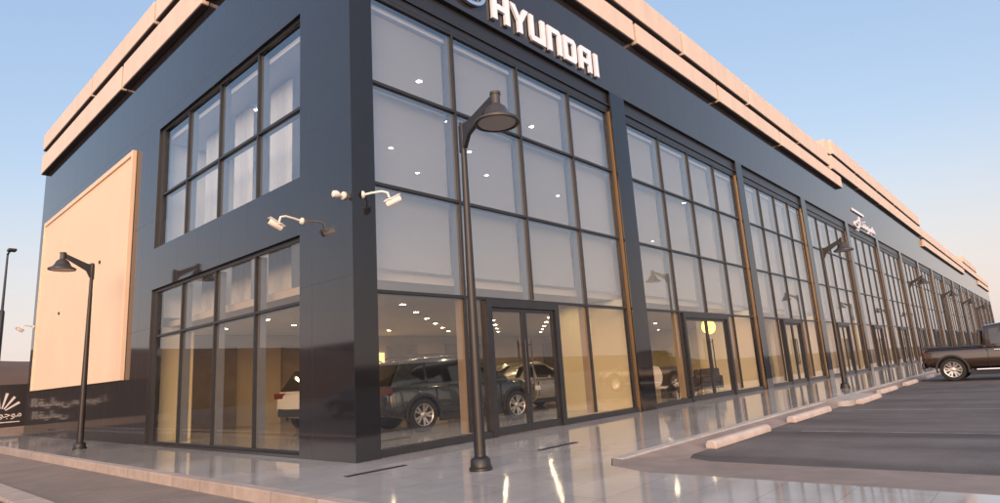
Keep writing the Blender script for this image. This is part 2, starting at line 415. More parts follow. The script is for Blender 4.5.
# front bays: glass, frame, doors, lintel
def bay(x0, x1, i):
    # dark lintel with a thin rail
    mb = MB(); mb.box(x0, x1, .10, .30, ZA, 8.876); mb.box(x0, x1, .06, .098, 8.46, 8.51)
    part(mb, 'lintel', M['granite_inner'])
    w = (x1-x0)/4
    ms = [x0+w*k for k in range(1, 4)]
    if i == 0: ms = [2.60, 4.69, 6.76]
    if i == 1: ms = [11.65, 13.75, 15.90]
    d0, d1 = ms[0]+.62, ms[0]+2.86                        # double door in the middle
    if i == 1: d0, d1 = 11.92, 15.25
    # glass panes: upper field and lower field left and right of the doors
    mb = MB()
    zs = [ZD, ZC, ZB, ZA]; xs = [x0] + ms + [x1]
    for j in range(3):
        for k in range(4): mb.poly([(xs[k], GY, zs[j]), (xs[k+1], GY, zs[j]), (xs[k+1], GY, zs[j+1]), (xs[k], GY, zs[j+1])])
    win = part(mb, 'window', M['glass'])
    mb = MB()
    for u, v in ((x0, ms[0]), (ms[0], d0), (d1, ms[2]) if d1 < ms[2] else (d1, d1+.001), (max(d1, ms[2]), x1)):
        if v-u > .01: part(MB().poly([(u, GY, .10), (v, GY, .10), (v, GY, ZD), (u, GY, ZD)]), 'shop_window', M['glass_low'])
    mb = MB()
    # sheer roller screens in front of the upper floor
    for k in range(4):
        if i < 7: part(MB().box(xs[k]+.05, xs[k+1]-.05, .40, .404, 3.14, 8.10), 'roller_screen', M['screen'], parent=win)
    # outer caps: mullions, transoms, sill and jambs
    mb = MB(); c = .027
    for k, x in enumerate(ms):
        lo = .16 if not (d0 < x < d1) else ZD+.04
        mb.box(x-c, x+c, GY-.055, GY-.004, lo, ZA)
    for z in (ZB, ZC, ZD):
        seg = [x0] + ms + [x1]
        for a, b in zip(seg, seg[1:]):
            mb.box(a+(c if a != x0 else 0)+.0005, b-(c if b != x1 else 0)-.0005, GY-.050, GY-.004, z-c, z+c)
    mb.box(x0, d0-.06, GY-.07, GY+.10, 0.003, .12); mb.box(d1+.06, x1, GY-.07, GY+.10, 0.003, .12)
    mb.box(x0+.001, x0+.07, GY-.048, GY-.002, .125, ZA); mb.box(x1-.13, x1-.001, GY-.048, GY-.002, .125, ZA)
    mb.box(x0, x1, GY-.046, GY-.002, ZA-.07, ZA-.002)
    part(mb, 'frame', M['frame'], parent=win)
    # inner profiles, deep and pale, behind the glass
    mb = MB(); d = .035
    for x in ms:
        mb.box(x-d, x+d, GY+.004, GY+.20, ZD+.036, ZA-.01)
    for z in (ZB, ZC, ZD):
        seg = [x0] + ms + [x1]
        for a, b in zip(seg, seg[1:]): mb.box(a+d+.001, b-d-.001, GY+.004, GY+.15, z-d, z+d)
    part(mb, 'inner_profile', M['mullion_in'], parent=win)
    for x in ms:
        if not (d0 < x < d1): part(MB().box(x-d, x+d, GY+.004, GY+.20, .14, ZD-.036), 'inner_profile', M['profile_tan'], parent=win)  # lower lengths carry the painted warm light
    # doors
    mb = MB()
    for x in (d0, d1): mb.box(x-.07, x+.07, GY-.09, GY+.09, .004, ZD-.03)
    mb.box(d0+.071, d1-.071, GY-.09, GY+.09, ZD-.17, ZD-.03)
    fr = part(mb, 'door_frame', M['frame'])
    mid = (d0+d1)/2
    for s, a, b in ((-1, d0+.075, mid-.004), (1, mid+.004, d1-.075)):
        dd = part(MB().poly([(a+.07, GY-.01, .16), (b-.07, GY-.01, .16), (b-.07, GY-.01, ZD-.25), (a+.07, GY-.01, ZD-.25)]), 'door', M['glass_low'])
        mb = MB(); y0, y1 = GY-.04, GY+.02
        mb.box(a, a+.07, y0, y1, .01, ZD-.175); mb.box(b-.07, b, y0, y1, .01, ZD-.175)
        mb.box(a+.0705, b-.0705, y0, y1, .01, .16); mb.box(a+.0705, b-.0705, y0, y1, ZD-.25, ZD-.175)
        part(mb, 'frame', M['frame'], parent=dd)
        hx = mid + s*.10
        mb = MB(); mb.tube([(hx, y0-.07, .75), (hx, y0-.07, 1.85)], .018, 10)
        for z in (.85, 1.75): mb.tube([(hx, y0-.07, z), (hx, y0+.001, z)], .011, 6)
        part(mb, 'handle', M['frame'], True, parent=dd)
xl = .47
for i, (a, b) in enumerate(PX):
    bay(xl+.003, a-.003, i); xl = b

# left façade windows
def side_window(z0, z1, zbar, name):
    ys = [Y0, 3.50, 5.37, 7.22, 8.90]
    mb = MB()
    for a, b in zip(ys, ys[1:]):
        for u, v in ((z0, zbar), (zbar, z1)): mb.poly([(GX, a, u), (GX, b, u), (GX, b, v), (GX, a, v)])
    w = part(mb, 'window', M['glass_low'] if z0 < 1 else M['glass'])
    c = .027; mb = MB()
    for y in ys[1:4]: mb.box(GX-.055, GX-.004, y-c, y+c, z0+.05, z1-.08)
    mb.box(GX-.06, GX-.002, 8.82, Y1-.002, z0+.002, z1-.002)
    mb.box(GX-.05, GX-.002, Y0+.002, Y0+.05, z0+.05, z1-.08)
    seg = [Y0+.05] + [q for y in ys[1:4] for q in (y-c-.0005, y+c+.0005)] + [8.8195]
    for k in range(0, len(seg), 2): mb.box(GX-.050, GX-.004, seg[k], seg[k+1], zbar-c, zbar+c)
    mb.box(GX-.058, GX-.002, Y0+.002, 8.8195, z0+.002, z0+.0495); mb.box(GX-.058, GX-.002, Y0+.002, 8.8195, z1-.0795, z1-.002)
    part(mb, 'frame', M['frame'], parent=w)
    mb = MB(); d = .035
    for y in ys[1:4]: mb.box(GX+.004, GX+.18, y-d, y+d, z0+.05, z1-.08)
    for k in range(0, len(seg), 2): mb.box(GX+.004, GX+.15, seg[k]+.01, seg[k+1]-.01, zbar-d, zbar+d)
    part(mb, 'inner_profile', M['mullion_in'], parent=w)
side_window(4.99, 8.36, 6.45, 'upper'); side_window(.05, 3.89, 2.67, 'lower')

# parapet bands: stacked peach boxes with open joints
GAP = .17
def band_front(x0, x1, z0, z1, y=-.22):
    part(MB().box(x0+GAP/2, x1-GAP/2, y, .0-.002, z0+.03, z1, .012), 'parapet_band', M['peach'])
    part(MB().box(x0+GAP/2+.03, x1-GAP/2-.03, y+.03, -.004, z0, z0+.028), 'soffit', M['soffit'])
def band_side(y0, y1, z0, z1, x=-.19):
    part(MB().box(x, -.002, y0+GAP/2, y1-GAP/2, z0+.03, z1, .012), 'parapet_band', M['peach'])
    part(MB().box(x+.02, -.004, y0+GAP/2+.02, y1-GAP/2-.02, z0, z0+.028), 'soffit', M['soffit'])
for a, b in ((12.02, 22.42), (5.93, 12.02), (.9, 5.93)): band_side(a, b, 10.64, 11.46)
for a, b in ((15.45, 22.42), (9.35, 15.45), (3.2, 9.35), (.9, 3.2)): band_side(a, b, 11.70, 12.42)
low = [.6, 4.1, 10.3, 16.6, 23.9, 35.3]
for a, b in zip(low, low[1:]): band_front(a, b, 10.93, 11.64)
upp = [.6, 7.5, 13.8, 20.1, 27.2, 33.0]
for a, b in zip(upp, upp[1:]): band_front(a, b, 11.87, 12.80)
part(MB().box(-.06, 34.3, -.06, -.003, 11.644, 11.866), 'band_gap', M['soffit'])
part(MB().box(-.06, -.003, .30, 22.3, 11.462, 11.638), 'band_gap', M['soffit'])
def raised(x0, x1):
    part(MB().box(x0, x1, .003, 6.0, 12.003, 13.80), 'raised_parapet', M['peach'])
    n = max(2, round((x1-x0)/6.5)); xs = [x0+(x1-x0)*k/n for k in range(n+1)]
    for a, b in zip(xs, xs[1:]):
        band_front(a, b, 11.86, 12.72); band_front(a+.6 if a == x0 else a, b, 12.94, 13.85)
    part(MB().box(x0+.1, x1-.1, -.06, -.003, 12.724, 12.936), 'band_gap', M['soffit'])
def plain(x0, x1):
    n = max(2, round((x1-x0)/6.5)); xs = [x0+(x1-x0)*k/n for k in range(n+1)]
    for a, b in zip(xs, xs[1:]): band_front(a, b, 10.93, 11.64); band_front(a, b, 11.87, 12.80)
    part(MB().box(x0+.1, x1-.1, -.06, -.003, 11.644, 11.866), 'band_gap', M['soffit'])
raised(33.6, 67.0); plain(67.2, 104.5); raised(104.7, 127); plain(127.2, END)

# ------------------------------------------------------------------ signs
sign = empty('building_sign', (0, -.02, 9.07), 0, 'white raised HYUNDAI lettering on the dark fascia over the corner bay', 'sign')
H_ = .69
def letter(polys, z0=0.):
    mb = MB()
    for pl in polys: mb.prism([(x, 0, z+z0) for x, z in pl], (0, -.065, 0))
    return mb.build('letter', M['letter'], sign)
def rect(a, b, c, d): return [(a, c), (b, c), (b, d), (a, d)]
t = .17
def split(*polys): return polys
h = H_
letter(split(rect(3.76, 3.93, 0, h), rect(4.20, 4.37, 0, h), rect(3.931, 4.199, .27, .42)))
letter(split([(4.66, 0), (4.83, 0), (4.83, .30), (4.66, .30)], [(4.66, .301), (4.745, .301), (4.745, .42), (4.59, h), (4.41, h)], [(4.7455, .301), (4.83, .301), (5.08, h), (4.90, h), (4.7455, .42)]))
letter(split(rect(5.12, 5.28, .10, h), rect(5.57, 5.73, 0, h), [(5.12, .099), (5.22, 0), (5.569, 0), (5.569, .14), (5.281, .14), (5.12, .14)] if 0 else [(5.20, 0), (5.569, 0), (5.569, .15), (5.281, .15), (5.281, .0995), (5.125, .0995)]))
letter(split(rect(5.84, 6.0, 0, h), rect(6.26, 6.42, 0, h-.10), [(6.001, h-.15), (6.259, h-.15), (6.259, h-.0995), (6.415, h-.0995), (6.33, h), (6.001, h)]))
letter(split(rect(6.53, 6.69, 0, h), [(6.691, 0), (6.99, 0), (7.08, .09), (7.08, h-.09), (6.99, h), (6.691, h), (6.691, h-.15), (6.92, h-.15), (6.92, .15), (6.691, .15)]))
letter(split(rect(7.22, 7.38, 0, h-.10), rect(7.64, 7.80, 0, h), [(7.225, h-.0995), (7.381, h-.0995), (7.381, h-.15), (7.639, h-.15), (7.639, h), (7.31, h)], rect(7.381, 7.639, .22, .36)))
letter(split(rect(7.96, 8.13, 0, h)))

em = empty('building_emblem', (3.04, -.02, 9.44), 0, 'chrome oval emblem with slanted H left of the white lettering', 'emblem')
mb = MB(); n = 48
def el(a, rx, rz): return (rx*math.cos(a), rz*math.sin(a))
for k in range(n):
    a0, a1 = 2*PI*k/n, 2*PI*(k+1)/n
    o0, o1, i0, i1 = el(a0, .50, .35), el(a1, .50, .35), el(a0, .42, .27), el(a1, .42, .27)
    q = [mb.bm.verts.new((p[0], y, p[1])) for y in (0, -.08) for p in (o0, o1, i1, i0)]
    for f in ((3,2,1,0),(4,5,6,7),(0,1,5,4),(2,3,7,6)): mb.bm.faces.new([q[i] for i in f])
bmesh.ops.remove_doubles(mb.bm, verts=mb.bm.verts[:], dist=.0005)
mb.build('ring', M['chrome'], em)
mb = MB()
mb.prism([(-.27, 0, -.20), (-.17, 0, -.235), (-.02, 0, .21), (-.13, 0, .235)], (0, -.07, 0))
mb.prism([(.13, 0, -.235), (.02+.0, 0, -.21), (.17, 0, .235), (.27, 0, .20)], (0, -.07, 0))
mb.prism([(-.10, 0, -.07), (.07, 0, .0), (.10, 0, .08), (-.07, 0, .01)], (0, -.065, 0))
mb.build('slanted_bar', M['chrome'], em)

def text_mesh(txt, size, name, mat, parent, M4, depth=.02):
    cu = bpy.data.curves.new('txt', 'FONT'); cu.body = txt; cu.size = size; cu.extrude = depth; cu.offset = .006*size; cu.align_x = 'CENTER'
    tmp = bpy.data.objects.new('txt', cu); COL.objects.link(tmp)
    bpy.context.view_layer.update()
    me = bpy.data.meshes.new_from_object(tmp.evaluated_get(bpy.context.evaluated_depsgraph_get()))
    bpy.data.objects.remove(tmp); bpy.data.curves.remove(cu)
    me.transform(M4); me.name = name; me.materials.clear(); me.materials.append(mat)
    o = bpy.data.objects.new(name, me); COL.objects.link(o); o.parent = parent; return o
def arabic(s):
    """Presentation forms in visual (left to right) order."""
    return s[::-1]
HY = '\uFEEB\uFEF4\uFEEE\uFEE7\uFEAA\uFE8D\uFEF1'      # hyundai in Arabic letters, joined forms
FACE_FRONT = Matrix.Rotation(R(90), 4, 'X')
s2 = empty('building_sign', (40.7, -.03, 8.98), 0, 'small white Arabic lettering under a white bar far along the fascia', 'sign')
text_mesh(arabic(HY), .95, 'letter', M['letter'], s2, Matrix.Translation((0, 0, .12)) @ FACE_FRONT @ Matrix.Scale(2.0, 4, (1, 0, 0)), .05)
MB().box(-3.1, .1, -.05, 0, .98, 1.14).build('bar', M['letter'], s2)

# ------------------------------------------------------------------ board on the left façade
bd = empty('billboard_panel', (-.004, 16.02, 1.66), 0, 'blank peach billboard with raised rim on the dark side wall', 'billboard')
bw, bh = 5.22, 6.62
MB().box(-.07, 0, -bw+.13, bw-.13, .05, bh-.16).build('board', M['peach_board'], bd)
mb = MB(); mb.box(-.12, 0, -bw, -bw+.1295, 0, bh, .01); mb.box(-.12, 0, bw-.1295, bw, 0, bh, .01)
mb.box(-.118, 0, -bw+.130, bw-.130, bh-.159, bh-.001, .01)
mb.box(-.075, 0, -bw+.130, bw-.130, .001, .049)
mb.build('rim', M['peach_board'], bd)
for y, z in ((-2.55, 3.72), (1.95, 2.62)):
    MB().lathe([(.055, 0), (.055, -.03)], (-.0715, y, z), 14, 'x').build('fixing_hole', M['black'], bd)

# ------------------------------------------------------------------ street lamps
def make_lamp():
    r = empty('street_lamp')
    MB().lathe([(.152, 0), (.152, .035), (.135, .05), (.128, .13), (.10, .16), (.078, .17)], n=20).build('base', M['lampmetal'], r, True)
    mb = MB(); mb.lathe([(.076, .165), (.070, 1.2), (.040, 4.40), (.045, 4.50), (.045, 4.74)], n=16); mb.build('pole', M['lampmetal'], r, True)
    # arm points along -y, rising outwards, deep at the pole
    mb = MB(); mb.prism([(-.035, .05, 4.30), (-.035, -.045, 4.36), (-.035, -.13, 4.53), (-.035, -.60, 4.82), (-.035, -.60, 4.93), (-.035, -.13, 4.72), (-.035, .05, 4.70)], (.07, 0, 0))
    mb.build('arm', M['lampmetal'], r)
    c = (0, -.66, 0)
    mb = MB(); mb.lathe([(.06, 4.97), (.075, 4.965), (.075, 4.93), (.066, 4.925), (.066, 4.79), (.085, 4.78), (.135, 4.735), (.175, 4.65), (.21, 4.595), (.29, 4.555), (.308, 4.54), (.308, 4.51), (.28, 4.505), (.265, 4.53), (.17, 4.60), (.02, 4.64)], c, 40)
    mb.build('lamp_shade', M['lampside'], r, True)
    MB().lathe([(.263, 4.528), (.25, 4.515), (.0005, 4.509)], c, 40).build('lens', M['lens'], r, True)
    return r
lamp = make_lamp()
LG = 'black bell shaded street lamps round the showroom'
spots = [(.22, -2.42, 0, 'tall black bell shade lamp on the tiles before the corner entrance'),
         (17.2, -2.75, 0, 'black bell shade lamp beside the kerb, next beyond the corner entrance lamp'),
         (34.2, -2.75, 0, 'bell shade lamp on the walkway just left of the parked pickup'),
         (47.5, -2.75, 0, 'distant bell shade lamp rising directly behind the pickup bed'),
         (60.5, -2.75, 0, 'distant bell shade lamp rising behind the pickup cab'),
         (74., -2.75, 0, 'farthest visible bell shade lamp at the right end of the walkway')]
lamp.location = (-1.03, 10.4, 0); lamp.rotation_euler.z = R(-90)
tag(lamp, 'dark bell shade lamp standing in front of the blank peach billboard', 'street lamp', LG)
for x, y, rz, lb in spots:
    o = copy_tree(lamp, None, lb); o.location = (x, y, 0); o.rotation_euler.z = rz
hl = empty('tall_street_light', (1.02, 36, -.17), 0, 'tall slim grey street light at the far left edge', 'street light')
MB().lathe([(.16, 0), (.14, 3), (.13, 6.6), (.07, 6.7), (.05, 10.0)], n=12).build('pole', M['lampmetal'], hl, True)
MB().tube([(0, 0, 9.9), (.03, -.15, 10.05), (.10, -.4, 10.1)], .05).build('arm', M['lampmetal'], hl, True)
MB().box(-.10, .30, -.75, -.25, 10.04, 10.18, .03).build('lamp_head', M['lampmetal'], hl)
MB().box(-.6, .0, -.06, .06, 6.55, 6.68).build('bracket', M['lampmetal'], hl)

# ------------------------------------------------------------------ security cameras
def make_cam():
    r = empty('security_camera')       # wall plane x = 0, camera hangs towards -x
    MB().lathe([(.075, -.001), (.075, -.02), (.05, -.05)], n=18, axis='x').build('wall_base', M['white'], r, True)
    MB().tube([(-.03, 0, 0), (-.18, 0, .03), (-.36, 0, .05), (-.46, 0, .02), (-.49, 0, -.08), (-.49, 0, -.15)], .022, 10).build('arm', M['white'], r, True)
    MB().lathe([(.07, 0), (.09, -.02), (.05, -.04), (.03, -.12)], (-.49, 0, -.12), 16).build('joint', M['white'], r, True)
    q = MB(); q.lathe([(.055, 0), (.062, .02), (.062, .27), (.05, .29)], (0, 0, 0), 18, 'x')
    b = q.build('camera_body', M['white'], r, True); b.location = (-.44, 0, -.22); b.rotation_euler = (0, R(-26), 0); b.rotation_euler = (0, R(-26), R(180))
    q = MB(); q.box(-.02, .31, -.068, .068, .055, .07); s = q.build('sun_shield', M['white'], b)
    q = MB(); q.lathe([(.045, .291), (.045, .296)], (0, 0, 0), 16, 'x'); q.build('lens', M['black'], b)
    return r
cam1 = make_cam(); cam1.scale = (.92, .8, .88); cam1.location = (-.001, 1.55, 4.12)
tag(cam1, 'white bullet camera on a curved arm above the lower side window', 'security camera', 'white security cameras on the showroom walls')
c2 = copy_tree(cam1, None, 'white bullet camera on a curved arm on the corner pillar by the glass'); c2.location = (.20, -.001, 4.27); c2.rotation_euler.z = R(90 + 45)
c3 = copy_tree(cam1, None, 'white bullet camera at the far end of the side wall, left of the billboard'); c3.location = (-.001, 22.1, 4.2); c3.rotation_euler.z = R(20)
dm = empty('security_camera', (-.001, .22, 4.27), 0, 'small white stub camera on the side face of the corner', 'security camera', 'white security cameras on the showroom walls')
MB().lathe([(.07, 0), (.07, -.03), (.03, -.04), (.03, -.10)], n=18, axis='x').build('wall_base', M['white'], dm, True)
MB().lathe([(.02, -.10), (.055, -.12), (.065, -.16), (.055, -.21), (.02, -.23)], n=18, axis='x').build('camera_body', M['white'], dm, True)

# ------------------------------------------------------------------ wheel stops, drains, concrete post
SG = 'pale concrete wheel stops along the kerb'
ws = [(4.68, 2.35, 'nearest pale concrete wheel stop beside the plaza ramp'), (8.55, 2.5, 'second pale wheel stop, just beyond the nearest one'),
      (12.9, 2.3, 'third pale wheel stop, in front of the paved island'), (16.6, 2.2, 'fourth pale wheel stop, right after the paved island'),
      (20.7, 2.2, 'pale wheel stop just in front of the parked pickup'), (24.9, 2.2, 'pale wheel stop right behind the pickup bumper')]
for x, l, lb in ws:
    mb = MB(); y = -4.28 if abs(x-12.9) < .1 else -4.05
    pr = [(-.09, 0), (-.085, .08), (-.05, .125), (.05, .125), (.085, .08), (.09, 0)]
    mb.prism([(-l/2, a, b) for a, b in pr], (l, 0, 0))
    o = mb.build('wheel_stop', M['stop'], loc=(x, y, LOT+.003)); tag(o, lb, 'wheel stop', SG)
    o.rotation_euler.z = R(random.uniform(-1, 1))
    bv = o.modifiers.new('b', 'BEVEL'); bv.width = .02; bv.segments = 2
for x, y, lb in ((-.35, -1.0, 'dark slot drain in the tiles beside the corner pillar'), (2.43, -2.0, 'dark slot drain in the tiles before the glass doors')):
    o = empty('slot_drain', (x, y, .003), 0, lb, 'drain', 'slot drains in the tiles')
    MB().box(-.49, .49, -.03, .03, 0, .004).build('channel', M['black'], o)
    MB().box(-.5, .5, .031, .04, 0, .006).box(-.5, .5, -.04, -.031, 0, .006).build('edging', M['frame'], o)

# ------------------------------------------------------------------ hoarding with print, beyond the far end
hd = empty('hoarding', (0, 28, -.16), 0, 'black hoarding printed with a white fan logo beyond the side wall', 'hoarding')
MB().box(-7, 4, 0, .10, .36, 2.27).build('panel', M['hoard'], hd)
MB().box(-7, 4, -.25, .35, 0, .355, .02).build('plinth', M['ramp'], hd)
mb = MB()
for k in range(7):
    a = R(166 - k*22 + 0); c = (.12, -.012, 1.0)
    d = (math.cos(a), math.sin(a)); nrm = (-d[1], d[0]); r0, r1 = .20, .95 - .05*abs(k-3)
    mb.prism([(c[0]+d[0]*r0-nrm[0]*.025, -.004, c[2]+d[1]*r0-nrm[1]*.025), (c[0]+d[0]*r0+nrm[0]*.025, -.004, c[2]+d[1]*r0+nrm[1]*.025),
              (c[0]+d[0]*r1+nrm[0]*.055, -.004, c[2]+d[1]*r1+nrm[1]*.055), (c[0]+d[0]*r1-nrm[0]*.055, -.004, c[2]+d[1]*r1-nrm[1]*.055)], (0, -.01, 0))
mb.build('fan_logo', M['hoardtxt'], hd)
MAW = '\uFEE3\uFEEE\uFE9F\uFEEE\uFEA9\uFE93'
QIY = '\uFE8D\uFEDF\uFED8\uFEF4\uFE8E\uFEB1'
text_mesh(arabic(MAW), .42, 'lettering', M['hoardtxt'], hd, Matrix.Translation((.30, -.006, .80)) @ FACE_FRONT, .004)
MB().box(-.25, .85, -.012, -.004, .56, .60).build('underline', M['hoardtxt'], hd)
text_mesh(arabic(QIY), .55, 'lettering', M['hoardtxt'], hd, Matrix.Translation((-2.0, -.006, 1.18)) @ FACE_FRONT, .004)
text_mesh(arabic(QIY), .50, 'lettering', M['hoardtxt'], hd, Matrix.Translation((-2.0, -.006, .62)) @ FACE_FRONT, .004)
text_mesh(arabic(MAW), .50, 'lettering', M['hoardtxt'], hd, Matrix.Translation((-3.6, -.006, 1.2)) @ FACE_FRONT, .004)

# ------------------------------------------------------------------ vehicles
def lerp(a, b, t): return a + (b-a)*t
def interp(tab, x):
    for (a, u), (b, v) in zip(tab, tab[1:]):
        if x <= b: return lerp(u, v, 0 if b == a else max(0, (x-a)/(b-a)))
    return tab[-1][1]
def apply_mods(o):
    dg = bpy.context.evaluated_depsgraph_get()
    me = bpy.data.meshes.new_from_object(o.evaluated_get(dg)); o.modifiers.clear(); old = o.data; o.data = me; bpy.data.meshes.remove(old)
def make_wheel(parent, x, y, r, w, side, spokes=5, rimmat=None):
    wh = empty('wheel', (x, y, r)); wh.parent = parent
    p = [(r*.66, -w/2), (r*.93, -w/2), (r, -w*.36), (r, w*.36), (r*.93, w/2), (r*.66, w/2)]
    MB().lathe(p, n=36, axis='y', cap=False).build('tyre', M['black'], wh, True)
    mb = MB(); s = side
    yo = s*w*.46
    mb.lathe([(r*.70, yo), (r*.66, yo+s*.012), (r*.61, yo), (r*.60, s*w*.1)], n=36, axis='y', cap=False)
    for k in range(spokes):
        for off in (-.13, .13):
            a = 2*PI*k/spokes + off; b = 2*PI*k/spokes + off*1.7
            ca, sa, cb, sb = math.cos(a), math.sin(a), math.cos(b), math.sin(b); hw = .024
            mb.prism([(ca*r*.12 - sa*hw, yo-s*.02, sa*r*.12 + ca*hw), (ca*r*.12 + sa*hw, yo-s*.02, sa*r*.12 - ca*hw),
                      (cb*r*.63 + sb*hw, yo-s*.005, sb*r*.63 - cb*hw), (cb*r*.63 - sb*hw, yo-s*.005, sb*r*.63 + cb*hw)], (0, -s*.03, 0))
    mb.lathe([(r*.17, yo-s*.06), (r*.17, yo), (r*.10, yo+s*.012)], n=18, axis='y')
    mb.build('rim', rimmat or M['rim'], wh, True)
    MB().lathe([(r*.62, s*w*.10), (r*.62, s*w*.05)], n=24, axis='y').build('brake_disc', M['blackpl'], wh)
    return wh

def make_car(name, label, paint, spec, group=None):
    """spec: body stations, greenhouse stations, wheel data; +x is forward."""
    r = empty(name, label=label, cat=spec['cat'], group=group)
    mb = MB(); rings = []
    for x, zb, zt, hw in spec['body']:
        zm = lerp(zb, zt, .52)
        half = [(0, zb), (hw*.80, zb), (hw*.95, zb+.07), (hw, lerp(zb, zt, .30)), (hw*1.0, zm), (hw*.985, lerp(zb, zt, .78)), (hw*.93, zt-.045), (hw*.80, zt), (hw*.4, zt+.015), (0, zt+.02)]
        pts = [(x, -a, b) for a, b in half] + [(x, a, b) for a, b in half[-2:0:-1]]
        rings.append([mb.bm.verts.new(p) for p in pts])
    n = len(rings[0])
    for a, b in zip(rings, rings[1:]):
        for k in range(n): mb.bm.faces.new([a[k], a[(k+1)%n], b[(k+1)%n], b[k]])
    mb.bm.faces.new(rings[0]); mb.bm.faces.new(rings[-1])
    body = mb.build('body', paint, r)
    sub = body.modifiers.new('s', 'SUBSURF'); sub.levels = 2; sub.render_levels = 2
    cut = MB(); wr = spec['wr']
    for wx in spec['wheels']:
        for s in (-1, 1):
            cut.lathe([(wr*1.13, s*(spec['hw']-.34)), (wr*1.13, s*(spec['hw']+.3))], (wx, 0, wr*1.02), 32, 'y')
    co = cut.build('cutter', paint)
    bo = body.modifiers.new('b', 'BOOLEAN'); bo.operation = 'DIFFERENCE'; bo.object = co; bo.solver = 'EXACT'
    bpy.context.view_layer.update(); apply_mods(body); bpy.data.objects.remove(co)
    for f in body.data.polygons: f.use_smooth = True
    autosmooth(body, 35)
    # greenhouse
    G = spec['green']; mb = MB(); rings = []
    for x, zb, zt, wb, wt in G:
        half = [(wb, zb), (lerp(wb, wt, .9), lerp(zb, zt, .9)), (wt*.90, zt), (wt*.5, zt+.03), (0, zt+.035)]
        pts = [(x, -a, b) for a, b in half] + [(x, a, b) for a, b in half[-2::-1]]
        rings.append([mb.bm.verts.new(p) for p in pts])
    n = len(rings[0])
    for a, b in zip(rings, rings[1:]):
        for k in range(n-1): mb.bm.faces.new([a[k], a[k+1], b[k+1], b[k]])
    mb.bm.faces.new(rings[0]); mb.bm.faces.new(rings[-1])
    mb.build('roof', spec.get('roofmat', paint), r, True)
    def gh(x): return [interp([(g[0], g[k]) for g in G], x) for k in (1, 2, 3, 4)]
    def sidept(x, t, s, off=.007):
        zb, zt, wb, wt = gh(x); return (x, s*(lerp(wb, wt, t)+off), lerp(zb, zt, t))
    for poly in spec['sidewin']:
        for s in (-1, 1):
            mb = MB(); pts = [sidept(x, t, s) for x, t in poly]
            mb.prism(pts, (0, -s*.004, 0)); mb.build('side_window', M['carglass'], r)
    for nm, (i, j) in (('windscreen', spec['front']), ('rear_window', spec['rear'])):
        a, b = G[i], G[j]; dx = .012 if nm == 'windscreen' else -.012
        def pt(t, s, inset):
            return (lerp(a[0], b[0], t)+dx, s*(lerp(a[3] if a is G[i] else 0, a[3], 0)), 0)
        A = lambda g, s, u: (g[0]+dx, s*(lerp(g[3], g[4], u)*.90), lerp(g[1], g[2], u))
        lo, hi = a, b            # a: low edge station (roof height small), b: roof edge station
        p0 = (lo[0]+dx, -lo[4]*.92, lo[2]+.03); p1 = (lo[0]+dx, lo[4]*.92, lo[2]+.03)
        p2 = (hi[0]+dx, hi[4]*.84, hi[2]+.012); p3 = (hi[0]+dx, -hi[4]*.84, hi[2]+.012)
        MB().prism([p0, p1, p2, p3], (dx*.3, 0, .004)).build(nm, M['carglass'], r)
    # wheels
    for wx in spec['wheels']:
        for s in (-1, 1): make_wheel(r, wx, s*(spec['hw']-.13), wr, .23, s, spec.get('spokes', 5))
    # arch liners, sills, bumper inserts
    hw = spec['hw']
    for wx in spec['wheels']:
        for s in (-1, 1):
            mb = MB(); n = 18; R1, R0 = wr*1.27, wr*1.12; y = s*(hw-.03)
            ang = [PI*(-.08 + 1.16*k/n) for k in range(n+1)]
            for k in range(n):
                q = [(wx+rr*math.cos(a), y, wr*1.02+rr*math.sin(a)) for rr, a in ((R0, ang[k]), (R0, ang[k+1]), (R1, ang[k+1]), (R1, ang[k]))]
                mb.prism(q, (0, s*.04, 0))
            mb.build('arch_trim', M['blackpl'] if spec.get('clad') else paint, r)
    w0, w1 = spec['wheels']
    for s in (-1, 1):
        MB().box(w0+wr*1.2, w1-wr*1.2, s*(hw-.06)-.03, s*(hw-.06)+.05, .20, .36, .02).build('sill', M['blackpl'], r)
        sg = spec.get('seams', [])
        mb = MB()
        for x in sg: mb.box(x-.006, x+.006, s*(hw-.012)-.02, s*(hw-.012)+.0125, .42, spec['belt']-.08)
        if sg: mb.build('door_seam', M['black'], r)
        for x in spec.get('handles', []):
            MB().box(x-.10, x+.10, s*(hw-.01)-.02, s*(hw-.01)+.035, spec['belt']-.17, spec['belt']-.13, .01).build('door_handle', spec.get('handlemat', paint), r)
        x = spec['mirror']; zb = spec['belt']
        MB().box(x-.09, x+.07, s*(hw-.03)-.02, s*(hw-.03)+s*.20+.03, zb+.02, zb+.17, .03).build('mirror', paint, r)
        for nm, mt, (x, z, l, hh, ww) in (('headlight', M['head'], spec['head']), ('tail_light', M['tail'], spec['tail'])):
            MB().box(x-l/2, x+l/2, min(s*(hw-.06), s*(hw-.06-ww)), max(s*(hw-.06), s*(hw-.06-ww)), z-hh/2, z+hh/2, .02).build(nm, mt, r)
        if spec.get('rails'):
            a, b, z, yy = spec['rails']
            MB().tube([(a, s*yy, z-.05), (a+.1, s*yy, z), (b-.1, s*yy, z), (b, s*yy, z-.05)], .018).build('roof_rail', M['blackpl'], r, True)
    for nm, x, z0, z1, ww in spec['bumpers']:
        MB().box(x-.04, x+.04, -ww, ww, z0, z1, .03).build(nm, M['blackpl'], r)
    return r

